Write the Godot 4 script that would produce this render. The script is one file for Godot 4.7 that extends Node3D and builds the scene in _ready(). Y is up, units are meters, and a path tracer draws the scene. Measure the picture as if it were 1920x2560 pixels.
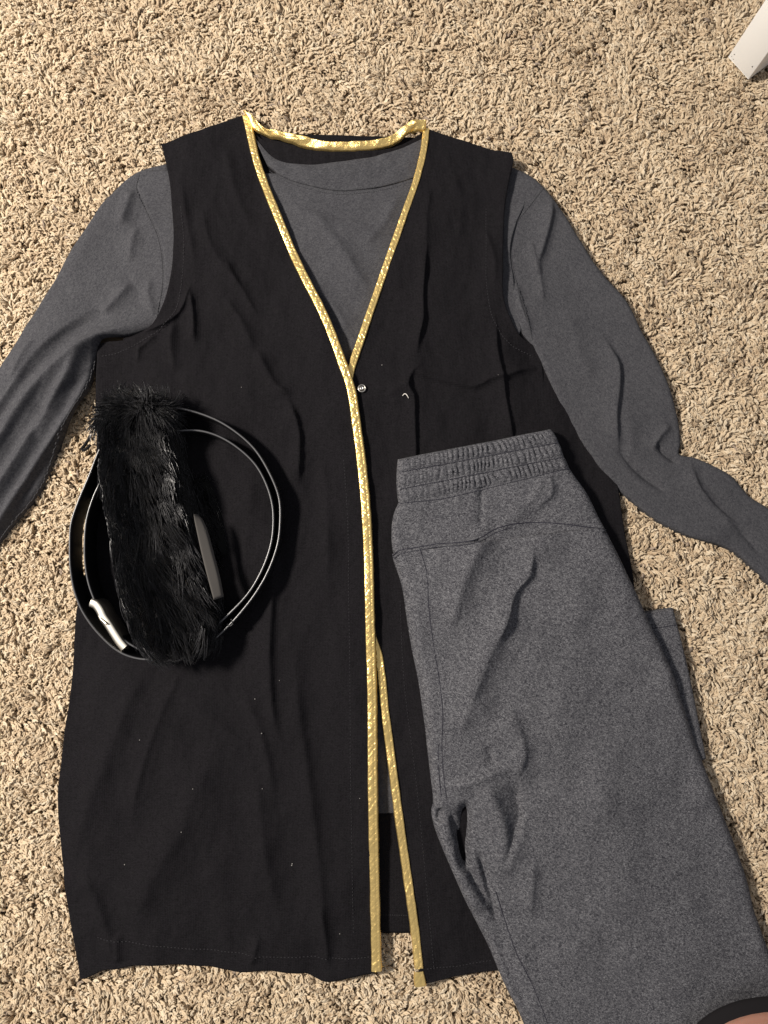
extends Node3D
# A folded outfit laid out on a beige carpet, seen from straight above. Units are metres, y is up, the carpet's pile ends at y = 0.
# Plans of the cloth pieces are given in millimetres on the floor (x to the right, z towards the viewer).

var rng := RandomNumberGenerator.new()
var waves := FastNoiseLite.new()
var ripples := FastNoiseLite.new()
var M := {}


func plan(list: Array) -> PackedVector2Array:
	var out := PackedVector2Array()
	for k in range(0, list.size(), 2):
		out.append(Vector2(list[k], list[k + 1]) * 0.001)
	return out


func tag(o: Node3D, label: String, category: String, group := "") -> Node3D:
	o.set_meta("label", label)
	o.set_meta("category", category)
	if group:
		o.set_meta("group", group)
	return o


func thing(called: String, label: String, category: String) -> Node3D:
	var o := Node3D.new()
	o.name = called
	add_child(o, true)
	return tag(o, label, category)


func part(called: String, mesh: Mesh, material: Material, parent: Node3D = self) -> MeshInstance3D:
	var o := MeshInstance3D.new()
	o.name = called
	o.mesh = mesh
	o.material_override = material
	parent.add_child(o, true)
	return o


# ---------------------------------------------------------------- curves
func bend(p: PackedVector2Array, k: int, t: float) -> Vector2:
	var n := p.size() - 1
	var a := p[maxi(k - 1, 0)]
	var b := p[k]
	var c := p[mini(k + 1, n)]
	var d := p[mini(k + 2, n)]
	# tangents limited by the shorter neighbour, so that tight corners do not overshoot
	var lb := b.distance_to(a)
	var lc := c.distance_to(b)
	var ld := d.distance_to(c)
	var m1 := (c - a) / maxf(lb + lc, 1e-6) * minf(lc, maxf(lb * 2.0, lc * 0.3)) if k > 0 else (c - b)
	var m2 := (d - b) / maxf(lc + ld, 1e-6) * minf(lc, maxf(ld * 2.0, lc * 0.3)) if k + 2 <= n else (c - b)
	var t2 := t * t
	var t3 := t2 * t
	return b * (2 * t3 - 3 * t2 + 1) + m1 * (t3 - 2 * t2 + t) + c * (-2 * t3 + 3 * t2) + m2 * (t3 - t2)


func curve(p: PackedVector2Array, step: float) -> PackedVector2Array:
	var out := PackedVector2Array()
	for k in p.size() - 1:
		var n := maxi(1, ceili(p[k].distance_to(p[k + 1]) / step))
		for i in n:
			out.append(bend(p, k, float(i) / n))
	out.append(p[p.size() - 1])
	return out


# ---------------------------------------------------------------- meshes
func grid_mesh(v: PackedVector3Array, uv: PackedVector2Array, nu: int, nv: int, wrap := false) -> ArrayMesh:
	var nrm := PackedVector3Array()
	nrm.resize(v.size())
	for i in nu:
		var i0 := maxi(i - 1, 0)
		var i1 := mini(i + 1, nu - 1)
		for j in nv:
			var j0 := posmod(j - 1, nv - 1) if wrap else maxi(j - 1, 0)
			var j1 := (j + 1) % (nv - 1) if wrap else mini(j + 1, nv - 1)
			var n := (v[i1 * nv + j] - v[i0 * nv + j]).cross(v[i * nv + j1] - v[i * nv + j0])
			nrm[i * nv + j] = n.normalized() if n.length_squared() > 1e-20 else Vector3.UP
	var idx := PackedInt32Array()
	idx.resize((nu - 1) * (nv - 1) * 6)
	var q := 0
	for i in nu - 1:
		for j in nv - 1:
			var a := i * nv + j
			idx[q] = a
			idx[q + 1] = a + 1
			idx[q + 2] = a + nv
			idx[q + 3] = a + 1
			idx[q + 4] = a + nv + 1
			idx[q + 5] = a + nv
			q += 6
	return arrays_mesh(v, nrm, uv, idx)


func arrays_mesh(v: PackedVector3Array, n: PackedVector3Array, uv: PackedVector2Array, idx: PackedInt32Array) -> ArrayMesh:
	var arr := []
	arr.resize(Mesh.ARRAY_MAX)
	arr[Mesh.ARRAY_VERTEX] = v
	arr[Mesh.ARRAY_NORMAL] = n
	if uv.size():
		arr[Mesh.ARRAY_TEX_UV] = uv
		var tan := PackedFloat32Array()
		tan.resize(v.size() * 4)
		for k in v.size():
			var t := Vector3.RIGHT - n[k] * n[k].x
			t = t.normalized() if t.length_squared() > 1e-6 else Vector3.BACK
			tan[k * 4] = t.x
			tan[k * 4 + 1] = t.y
			tan[k * 4 + 2] = t.z
			tan[k * 4 + 3] = 1.0
		arr[Mesh.ARRAY_TANGENT] = tan
	arr[Mesh.ARRAY_INDEX] = idx
	var m := ArrayMesh.new()
	m.add_surface_from_arrays(Mesh.PRIMITIVE_TRIANGLES, arr)
	return m


# A piece of cloth between two edges. height(point, across 0..1, along 0..1) is its top; folds are [line, height, width on its left, width on its right] as seen when going down the picture.
# opt: step, edge (how far it rounds down at its rim), radius, drop (the rim's fall to what lies below), tile (texture size), turn, ends (round the start / the end too)
func cloth(left: PackedVector2Array, right: PackedVector2Array, height: Callable, folds: Array, opt: Dictionary) -> Dictionary:
	var step: float = opt.get("step", 0.0025)
	var L := PackedVector2Array()
	var R := PackedVector2Array()
	for k in left.size() - 1:
		var n := maxi(1, ceili(maxf(left[k].distance_to(left[k + 1]), right[k].distance_to(right[k + 1])) / step))
		for i in n:
			L.append(bend(left, k, float(i) / n))
			R.append(bend(right, k, float(i) / n))
	L.append(left[left.size() - 1])
	R.append(right[right.size() - 1])
	var rows := L.size()
	var widest := 0.0
	var along := PackedFloat32Array()
	var total := 0.0
	for i in rows:
		widest = maxf(widest, L[i].distance_to(R[i]))
		if i:
			total += ((L[i] + R[i]) - (L[i - 1] + R[i - 1])).length() * 0.5
		along.append(total)
	var ss := PackedFloat32Array([0.0, 0.0007 / widest, 0.0016 / widest, 0.003 / widest, 0.005 / widest])
	var cols := ceili(widest / step)
	for j in range(1, cols):
		var s := float(j) / cols
		if s * widest > 0.0065 and (1.0 - s) * widest > 0.0065:
			ss.append(s)
	for d in [0.005, 0.003, 0.0016, 0.0007, 0.0]:
		ss.append(1.0 - d / widest)
	var nv := ss.size()
	var top := PackedVector3Array()
	var rim := PackedFloat32Array()
	var ends: Array = opt.get("ends", [true, true])
	for i in rows:
		var w := L[i].distance_to(R[i])
		var end := 1.0
		if ends[0]:
			end = minf(end, along[i])
		if ends[1]:
			end = minf(end, total - along[i])
		for j in nv:
			var p := L[i].lerp(R[i], ss[j])
			top.append(Vector3(p.x, height.call(p, ss[j], along[i] / maxf(total, 1e-6)), p.y))
			rim.append(minf(end, minf(ss[j], 1.0 - ss[j]) * w))
	var hem: PackedVector2Array = opt.get("hem", PackedVector2Array())
	if hem.size():
		for i in rows:
			var share := smoothstep(0.80, 1.0, along[i] / total)
			if share > 0.0:
				for j in nv:
					var q := 0
					while q < hem.size() - 2 and hem[q + 1].x < ss[j]:
						q += 1
					var f := clampf((ss[j] - hem[q].x) / (hem[q + 1].x - hem[q].x), 0.0, 1.0)
					top[i * nv + j].z += share * lerpf(hem[q].y, hem[q + 1].y, smoothstep(0.0, 1.0, f))
	for f in folds:
		fold(top, f[0], f[1] * 0.001 * opt.get("swell", 1.0), f[2] * 0.001 * opt.get("sharp", 1.0), f[3] * 0.001 * opt.get("sharp", 1.0))
	var edge: float = opt.get("edge", 0.002)
	var radius: float = opt.get("radius", 0.003)
	for k in top.size():
		var q := clampf(rim[k] / radius, 0.0, 1.0)
		top[k].y -= edge * (1.0 - sqrt(maxf(0.0, 1.0 - (1.0 - q) * (1.0 - q))))
	var heights := {}
	for p in top:
		var key := Vector2i(floori(p.x / 0.004), floori(p.z / 0.004))
		heights[key] = maxf(heights.get(key, -1.0), p.y)
	# the rim goes down all round
	var drop: float = opt.get("drop", 0.004)
	var v := PackedVector3Array()
	var uv := PackedVector2Array()
	var tile: float = opt.get("tile", 0.2)
	var turn: float = deg_to_rad(opt.get("turn", 0.0))
	for i in range(-1, rows + 1):
		for j in range(-1, nv + 1):
			var ci := clampi(i, 0, rows - 1)
			var cj := clampi(j, 0, nv - 1)
			var p := top[ci * nv + cj]
			if i != ci or j != cj:
				var mid := (L[ci] + R[ci]) * 0.5
				var out := Vector2(p.x, p.z) - mid
				out = out.normalized() * 0.0003 if out.length() > 1e-5 else Vector2.ZERO
				p += Vector3(out.x, -drop, out.y)
			v.append(p)
			uv.append(Vector2(p.x, p.z).rotated(turn) / tile)
	return {"mesh": grid_mesh(v, uv, rows + 2, nv + 2), "heights": heights, "top": top, "rows": rows, "cols": nv, "along": along}


func fold(top: PackedVector3Array, line: PackedVector2Array, a: float, wl: float, wr: float) -> void:
	var c := curve(line, 0.012)
	var reach := 2.3 * maxf(wl, wr)
	var box := Rect2(c[0], Vector2.ZERO)
	var length := 0.0
	var marks := PackedFloat32Array([0.0])
	for k in range(1, c.size()):
		box = box.expand(c[k])
		length += c[k].distance_to(c[k - 1])
		marks.append(length)
	box = box.grow(reach)
	for k in top.size():
		var p := Vector2(top[k].x, top[k].z)
		if not box.has_point(p):
			continue
		var best := reach * reach
		var side := 0.0
		var at := 0.0
		for i in c.size() - 1:
			var d := c[i + 1] - c[i]
			var e := p - c[i]
			var t := clampf(e.dot(d) / d.length_squared(), 0.0, 1.0)
			var far := (e - d * t).length_squared()
			if far < best:
				best = far
				side = d.x * e.y - d.y * e.x
				at = marks[i] + (marks[i + 1] - marks[i]) * t
		if best >= reach * reach:
			continue
		var w := wl if side > 0.0 else wr
		var x := sqrt(best) / w
		var fade := smoothstep(0.0, 0.25, at / length) * smoothstep(0.0, 0.25, 1.0 - at / length)
		top[k].y += a * exp(-1.5 * (sqrt(x * x + 0.12) - 0.346)) * fade * (1.0 - smoothstep(1.7, 2.3, x))


func height_at(heights: Dictionary, p: Vector2, fallback: float) -> float:
	return heights.get(Vector2i(floori(p.x / 0.004), floori(p.y / 0.004)), fallback)


# A tube along points, radius per point, ring of n sides.
func tube(points: PackedVector3Array, radii: PackedFloat32Array, n := 6) -> ArrayMesh:
	var v := PackedVector3Array()
	var uv := PackedVector2Array()
	for i in points.size():
		var d := (points[mini(i + 1, points.size() - 1)] - points[maxi(i - 1, 0)]).normalized()
		var a := d.cross(Vector3.UP if absf(d.y) < 0.9 else Vector3.RIGHT).normalized()
		var b := d.cross(a)
		for j in n + 1:
			var t := TAU * j / n
			v.append(points[i] + (a * cos(t) - b * sin(t)) * radii[i])
			uv.append(Vector2(float(j) / n, i * 0.1))
	return grid_mesh(v, uv, points.size(), n + 1, true)


# Short stitches along a line, one after the other, lying on the cloth.
func stitches(line: PackedVector2Array, heights: Dictionary, pitch: float, long: float, r: float, lift := 0.0002) -> ArrayMesh:
	var st := SurfaceTool.new()
	st.begin(Mesh.PRIMITIVE_TRIANGLES)
	var c := curve(line, pitch)
	var last := 0.01
	for i in c.size() - 1:
		var d := (c[i + 1] - c[i])
		var p := c[i].lerp(c[i + 1], 0.5)
		var y := height_at(heights, p, last)
		last = y
		d = d.normalized()
		var side := Vector3(-d.y, 0, d.x) * r
		var half := Vector3(d.x, 0, d.y) * long * 0.5
		var o := Vector3(p.x, y + lift, p.y)
		var ring := [o - half, o - half * 0.6 + side + Vector3.UP * r * 0.2, o - half * 0.6 - side + Vector3.UP * r * 0.2, o + half * 0.6 + side + Vector3.UP * r * 0.2, o + half * 0.6 - side + Vector3.UP * r * 0.2, o + half]
		var up := [o - half * 0.6 + Vector3.UP * r, o + half * 0.6 + Vector3.UP * r]
		for t in [[ring[0], ring[1], up[0]], [ring[0], up[0], ring[2]], [ring[1], ring[3], up[0]], [ring[3], up[1], up[0]], [ring[2], up[0], ring[4]], [ring[4], up[0], up[1]], [ring[5], up[1], ring[3]], [ring[5], ring[4], up[1]]]:
			for q in t:
				st.add_vertex(q)
	st.generate_normals()
	return st.commit()


# ---------------------------------------------------------------- textures
func fibres(size: int, seed_: int, ground: Color, tones: Array, count: int, length: int, wide: int, slant: float) -> ImageTexture:
	var r := RandomNumberGenerator.new()
	r.seed = seed_
	var im := Image.create(size, size, false, Image.FORMAT_RGB8)
	im.fill(ground)
	for k in count:
		var x := r.randf() * size
		var y := r.randf() * size
		var a := slant + r.randfn(0.0, 0.7)
		var c: Color = tones[r.randi() % tones.size()]
		var n := int(length * r.randf_range(0.5, 1.4))
		for i in n:
			for w in wide:
				im.set_pixel(posmod(int(x + cos(a) * i), size), posmod(int(y + sin(a) * i + w), size), c)
	return ImageTexture.create_from_image(im)


func grain(size: int, seed_: int, freq: float, octaves := 3) -> NoiseTexture2D:
	var n := FastNoiseLite.new()
	n.seed = seed_
	n.frequency = freq
	n.fractal_octaves = octaves
	var t := NoiseTexture2D.new()
	t.width = size
	t.height = size
	t.seamless = true
	t.noise = n
	return t


func weave(size: int, period: int) -> ImageTexture:
	var im := Image.create(size, size, false, Image.FORMAT_L8)
	for y in size:
		for x in size:
			var over := ((x / period) + (y / period)) % 2 == 0
			var fx := sin(PI * fposmod(x + 0.5, period) / period)
			var fy := sin(PI * fposmod(y + 0.5, period) / period)
			var h := fx if over else fy
			im.set_pixel(x, y, Color(h, h, h))
	return ImageTexture.create_from_image(im)


func lin(r: float, g: float, b: float) -> Color:
	return Color(r, g, b).linear_to_srgb()


func matte(c: Color, rough: float, sheen := 0.0) -> StandardMaterial3D:
	var m := StandardMaterial3D.new()
	m.albedo_color = c
	m.roughness = rough
	m.metallic_specular = 0.35
	if sheen > 0.0:
		m.rim_enabled = true
		m.rim = sheen
		m.rim_tint = 0.6
	return m


func make_materials() -> void:
	# black cotton
	var black := matte(lin(0.0160, 0.0152, 0.0168), 0.95, 0.03)
	black.metallic_specular = 0.10
	black.albedo_texture = fibres(512, 11, Color(0.86, 0.86, 0.86), [Color(1, 1, 1), Color(0.7, 0.7, 0.7), Color(0.95, 0.92, 0.96)], 30000, 9, 1, 0.0)
	black.heightmap_enabled = true
	black.heightmap_texture = weave(512, 8)
	black.heightmap_scale = 0.03
	M.black = black
	# charcoal jersey
	var jersey := matte(Color(1, 1, 1), 0.95, 0.03)
	jersey.metallic_specular = 0.15
	jersey.albedo_texture = fibres(1024, 23, lin(0.060, 0.060, 0.066), [lin(0.036, 0.036, 0.041), lin(0.088, 0.087, 0.094), lin(0.070, 0.069, 0.076), lin(0.048, 0.048, 0.054)], 200000, 6, 1, 0.0)
	M.jersey = jersey
	# heather fleece
	var fleece := matte(Color(1, 1, 1), 0.97, 0.05)
	fleece.metallic_specular = 0.15
	fleece.albedo_texture = fibres(1024, 37, lin(0.068, 0.068, 0.075), [lin(0.018, 0.018, 0.023), lin(0.20, 0.20, 0.21), lin(0.10, 0.10, 0.108), lin(0.036, 0.036, 0.043), lin(0.145, 0.145, 0.155)], 210000, 7, 1, 0.0)
	fleece.heightmap_enabled = true
	fleece.heightmap_texture = grain(512, 4, 0.11, 3)
	fleece.heightmap_scale = 0.05
	M.fleece = fleece
	M.thread_navy = matte(lin(0.024, 0.024, 0.034), 0.9)
	M.thread_black = matte(lin(0.026, 0.025, 0.028), 0.9)
	M.thread_grey = matte(lin(0.045, 0.045, 0.05), 0.9)
	# gold lamé
	var gold := StandardMaterial3D.new()
	gold.albedo_color = lin(0.95, 0.69, 0.26)
	gold.metallic = 0.84
	gold.roughness = 0.33
	gold.heightmap_enabled = true
	gold.heightmap_texture = grain(512, 9, 0.06, 4)
	gold.heightmap_scale = 0.035
	M.gold = gold
	# leather of the belt
	var leather := matte(lin(0.008, 0.008, 0.009), 0.33)
	leather.metallic_specular = 0.5
	leather.heightmap_enabled = true
	leather.heightmap_texture = grain(512, 19, 0.09, 3)
	leather.heightmap_scale = 0.01
	M.leather = leather
	M.belt_edge = matte(lin(0.055, 0.055, 0.058), 0.30)
	M.belt_edge.metallic_specular = 0.7
	var steel := StandardMaterial3D.new()
	steel.albedo_color = lin(0.86, 0.81, 0.70)
	steel.metallic = 1.0
	steel.roughness = 0.34
	M.steel = steel
	M.nickel = steel.duplicate()
	M.nickel.albedo_color = lin(0.50, 0.48, 0.44)
	M.fur = matte(lin(0.165, 0.165, 0.180), 0.36)
	M.fur.metallic_specular = 0.65
	M.pelt = matte(lin(0.006, 0.006, 0.006), 1.0)
	M.lining = matte(lin(0.085, 0.079, 0.073), 0.95, 0.1)
	M.white = matte(lin(0.84, 0.83, 0.80), 0.45)
	M.scuff = matte(lin(0.10, 0.09, 0.08), 0.9)
	M.lint = matte(lin(0.75, 0.72, 0.66), 0.9)
	M.speck = matte(lin(0.22, 0.21, 0.20), 0.9)
	var skin := matte(lin(0.36, 0.185, 0.135), 0.55)
	skin.subsurf_scatter_enabled = true
	skin.subsurf_scatter_strength = 0.15
	skin.albedo_texture = grain_color()
	M.skin = skin
	M.dark_cloth = matte(lin(0.008, 0.007, 0.008), 0.95)
	M.backing = matte(lin(0.36, 0.275, 0.185), 1.0)
	var yarn := matte(Color(1, 1, 1), 0.62, 0.15)
	yarn.vertex_color_use_as_albedo = true
	M.yarn = yarn


func grain_color() -> NoiseTexture2D:
	var t := grain(256, 5, 0.03, 4)
	var g := Gradient.new()
	g.set_color(0, Color(0.88, 0.84, 0.82))
	g.set_color(1, Color(1, 1, 1))
	t.color_ramp = g
	return t


# ---------------------------------------------------------------- carpet
func yarn_piece(seed_: int) -> ArrayMesh:
	# a cut end of two-ply twisted yarn that has flopped over
	var r := RandomNumberGenerator.new()
	r.seed = seed_
	var st := SurfaceTool.new()
	st.begin(Mesh.PRIMITIVE_TRIANGLES)
	var lean := r.randf_range(0.75, 1.25)
	var curl := r.randf_range(-1.4, 1.4)
	var core := PackedVector3Array()
	var p := Vector3(0, 0, 0)
	var n := 7
	for i in n:
		core.append(p)
		var t := float(i) / (n - 1)
		var up := cos(lean * (0.35 + 1.4 * t))
		var out := sin(lean * (0.35 + 1.4 * t))
		p += Vector3(out * cos(curl * t), up, out * sin(curl * t)) * 0.0023
	for ply in 2:
		var pts := PackedVector3Array()
		var rad := PackedFloat32Array()
		for i in n:
			var t := float(i) / (n - 1)
			var a := PI * ply + t * 7.0
			var spread := 0.00070 + 0.0004 * t * t
			pts.append(core[i] + Vector3(cos(a), 0.5 * sin(a), sin(a)) * spread)
			rad.append(lerpf(0.00100, 0.00122, t) * (0.55 if i == n - 1 else 1.0))
		st.append_from(tube(pts, rad, 5), 0, Transform3D.IDENTITY)
		st.append_from(cap(pts[n - 1], (pts[n - 1] - pts[n - 2]).normalized(), 0.00075), 0, Transform3D.IDENTITY)
	return st.commit()


func cap(at: Vector3, d: Vector3, r: float) -> ArrayMesh:
	var s := SphereMesh.new()
	s.radius = r
	s.height = 2 * r
	s.radial_segments = 5
	s.rings = 2
	var st := SurfaceTool.new()
	st.append_from(s, 0, Transform3D(Basis.IDENTITY, at))
	return st.commit()


func make_carpet() -> void:
	var c := Node3D.new()
	c.name = "carpet"
	add_child(c, true)
	c.set_meta("kind", "structure")
	c.set_meta("label", "beige cut pile carpet of short twisted yarn under the clothes")
	var base := BoxMesh.new()
	base.size = Vector3(2.04, 0.02, 2.15)
	var b := part("carpet_backing", base, M.backing, c)
	b.position = Vector3(0, -0.0235, -0.115)
	var clump := FastNoiseLite.new()
	clump.seed = 71
	clump.frequency = 18.0
	var tone := FastNoiseLite.new()
	tone.seed = 5
	tone.frequency = 60.0
	var patch := FastNoiseLite.new()
	patch.seed = 44
	patch.frequency = 7.0
	var lay := FastNoiseLite.new()
	lay.seed = 99
	lay.frequency = 13.0
	var hidden := [plan([-251.0, -463.3, 115.1, -463.3, 132.6, -228.5, 162.2, 379.8, 47.8, 366.1, -338.1, 393.4, -344.6, 98.0, -242.8, -151.1]), plan([60.2, -74.9, 250.5, -59.8, 418.6, 402.5, 254.2, 492.1, 114.8, 357.0]), plan([-300.0, -523.9, -351.6, -496.2, -429.2, -355.1, -525.9, -146.0, -520.1, -44.8, -444.0, -125.6, -378.8, -259.8, -294.4, -344.5]), plan([173.6, -518.3, 230.1, -463.3, 324.3, -312.5, 365.9, -192.2, 389.4, -146.0, 501.0, -59.8, 498.0, -5.0, 341.8, -90.0, 254.1, -192.2, 195.6, -312.5])]
	var kinds := 6
	var per := []
	for k in kinds:
		per.append([])
	var pitch := 0.0031
	var z := -1.15
	while z < 0.92:
		var x := -0.98
		while x < 0.98:
			var p := Vector2(x + rng.randf_range(-0.5, 0.5) * pitch, z + rng.randf_range(-0.5, 0.5) * pitch)
			x += pitch
			if hidden.any(func(h): return Geometry2D.is_point_in_polygon(p, h)):
				continue
			var turn := lay.get_noise_2d(p.x, p.y) * 7.0 + rng.randfn(0.0, 0.75)
			var size := rng.randf_range(0.75, 1.2)
			var high := clump.get_noise_2d(p.x, p.y)
			var basis := Basis(Vector3.UP, turn) * Basis(Vector3.RIGHT, rng.randfn(0.0, 0.3)) * Basis.from_scale(Vector3(size, size * 0.95, size))
			var y := -0.0112 + high * 0.0016 + rng.randf_range(-0.0010, 0.0008)
			var shade := tone.get_noise_2d(p.x, p.y) * 0.8 + patch.get_noise_2d(p.x, p.y) * 0.55 + rng.randfn(0.0, 0.33)
			var col := Color(0.565, 0.450, 0.308)
			if shade > 0.98:
				col = Color(0.30, 0.235, 0.18)
			elif shade > 0.30:
				col = Color(0.445, 0.338, 0.222)
			elif shade < -0.35:
				col = Color(0.635, 0.53, 0.385)
			var v := rng.randf_range(0.88, 1.1)
			per[rng.randi() % kinds].append([Transform3D(basis, Vector3(p.x, y, p.y)), col * v])
		z += pitch
	for k in kinds:
		var mm := MultiMesh.new()
		mm.transform_format = MultiMesh.TRANSFORM_3D
		mm.use_colors = true
		mm.mesh = yarn_piece(100 + k)
		mm.instance_count = per[k].size()
		for i in per[k].size():
			mm.set_instance_transform(i, per[k][i][0])
			mm.set_instance_color(i, per[k][i][1])
		var o := MultiMeshInstance3D.new()
		o.name = "carpet_pile"
		o.multimesh = mm
		o.material_override = M.yarn
		o.set_meta("kind", "stuff")
		c.add_child(o, true)


# ---------------------------------------------------------------- charcoal shirt
var shirt_h := {}


func make_shirt() -> void:
	var s := thing("long_sleeve_shirt", "charcoal grey long sleeved jersey shirt lying under the black tunic", "shirt")
	# body
	var l := plan([-317.6, -533.4, -320.9, -508.1, -305.2, -475.4, -290.2, -442.9, -283.6, -410.6, -282.4, -373.2, -288.3, -330.8, -298.9, -278.3, -301.6, -175.1, -299.0, 24.5, -287.0, 271.4, -258.1, 277.8])
	var r := plan([193.0, -521.3, 182.9, -486.3, 171.0, -459.1, 163.2, -426.7, 166.7, -389.1, 169.2, -357.2, 175.7, -320.2, 157.8, -288.7, 159.2, -226.4, 155.8, -24.6, 153.1, 271.4, 133.8, 277.8])
	var body := cloth(l, r, func(p, _a, _b): return 0.0080 + waves.get_noise_2d(p.x * 14, p.y * 14) * 0.0014 + ripples.get_noise_2d(p.x * 30, p.y * 30) * 0.0006,
		[[plan([-98.7, -480.8, -56.8, -426.7, -15.4, -362.5]), 3.5, 18, 10], [plan([-135.2, -491.7, -72.6, -459.1, 0.0, -448.3]), 2.5, 14, 14], [plan([20.8, -502.7, 0.0, -459.1, -31.0, -426.7]), 2.5, 12, 9], [plan([-102.9, -389.1, -61.4, -341.3, -40.8, -304.5]), 3.0, 12, 9],
		[plan([-317.2, -491.7, -306.8, -459.1, -303.3, -415.9]), 2.5, 10, 8], [plan([192.4, -491.7, 170.8, -448.3, 167.7, -415.9]), 2.0, 8, 7]],
		{"step": 0.0032, "edge": 0.0012, "radius": 0.002, "drop": 0.003, "tile": 0.41, "turn": 3.0, "swell": 1.5})
	part("body", body.mesh, M.jersey, s)
	shirt_h = body.heights
	# neckband, with its lower seam
	var nb := cloth(plan([-172.0, -580.3, -141.1, -547.1, -104.4, -539.4, -57.5, -543.8, -10.5, -551.5, 20.9, -561.5, 53.5, -576.4]), plan([-152.4, -539.4, -135.5, -525.1, -107.8, -513.6, -62.4, -504.3, -23.4, -505.9, 7.8, -511.9, 40.6, -521.8]),
		func(p, a, _b): return 0.0102 + 0.0010 * sin(PI * a) + waves.get_noise_2d(p.x * 30, p.y * 30) * 0.0012, [[plan([-135.8, -546.0, -83.4, -529.5, 20.9, -532.2]), 1.2, 5, 7]],
		{"step": 0.002, "edge": 0.0009, "radius": 0.003, "drop": 0.003, "tile": 0.41, "turn": 8.0})
	part("neckband", nb.mesh, M.jersey, s)
	var collar_line := plan([-150.2, -532.8, -133.4, -520.7, -106.7, -509.2, -62.4, -499.9, -23.4, -501.5, 7.8, -507.6, 38.5, -516.9])
	part("stitching", stitches(collar_line, shirt_h, 0.003, 0.0022, 0.0004), M.thread_grey, s)
	# left sleeve
	var sl := cloth(plan([-282.4, -545.5, -318.7, -535.0, -338.1, -522.4, -360.6, -496.6, -378.7, -469.4, -401.0, -432.1, -422.8, -387.5, -444.3, -343.4, -465.7, -299.7, -487.1, -260.1, -518.7, -190.5, -559.0, -109.3]), plan([-268.3, -415.9, -267.0, -373.2, -274.0, -346.6, -286.3, -329.7, -321.4, -312.3, -355.8, -304.5, -364.2, -283.5, -373.7, -241.9, -387.8, -216.1, -405.3, -178.2, -433.3, -110.3, -466.9, -64.3, -503.3, -4.9, -548.5, 63.4]),
		func(p, _a, _b): return 0.0058 + waves.get_noise_2d(p.x * 9, p.y * 9) * 0.0022 + ripples.get_noise_2d(p.x * 25, p.y * 25) * 0.0006,
		[[plan([-352.4, -363.5, -376.7, -344.0, -410.4, -312.5, -443.7, -274.4, -469.3, -231.6, -500.7, -179.4, -522.5, -123.8, -570.4, -14.7]), 10, 60, 11], [plan([-285.3, -339.8, -320.4, -322.9, -356.4, -307.8, -388.0, -286.4, -426.4, -250.1, -456.5, -207.5, -479.8, -163.2, -515.9, -93.8, -568.8, 9.8]), 13, 13, 15],
		[plan([-347.8, -307.2, -366.2, -298.9, -381.3, -282.2, -397.9, -245.5, -413.3, -217.2, -434.7, -182.0, -464.1, -128.9, -503.7, -54.1, -547.7, 34.1]), 12, 11, 13], [plan([-363.2, -287.4, -381.1, -229.0, -411.5, -176.9, -432.8, -142.0, -465.7, -83.8, -506.7, -19.6]), 6, 9, 7],
		[plan([-325.6, -508.1, -333.5, -480.8, -341.8, -453.7]), 4, 12, 8], [plan([-318.7, -459.1, -325.7, -437.5, -328.8, -405.2]), 2.5, 9, 7], [plan([-323.9, -383.8, -338.6, -362.5, -363.2, -336.0]), 4, 9, 8], [plan([-292.6, -336.0, -302.6, -362.5, -302.5, -389.1]), 2.5, 8, 6],
		[plan([-435.9, -304.5, -447.9, -288.7, -466.1, -247.1]), 2.5, 8, 6], [plan([-419.4, -221.3, -429.3, -195.6, -434.6, -170.0]), -3, 8, 8], [plan([-351.6, -508.1, -373.1, -459.1, -416.0, -373.2]), 2.5, 20, 25]],
		{"step": 0.0024, "edge": 0.0045, "radius": 0.007, "drop": 0.007, "tile": 0.41, "turn": 55.0, "swell": 1.9})
	part("left_sleeve", sl.mesh, M.jersey, s)
	part("sleeve_seam", stitches(plan([-364.9, -275.7, -375.6, -237.8, -389.7, -212.0, -407.2, -175.1, -435.1, -107.3, -468.7, -61.3, -505.1, -2.0]), sl.heights, 0.004, 0.004, 0.0005), M.thread_grey, s)
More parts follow.
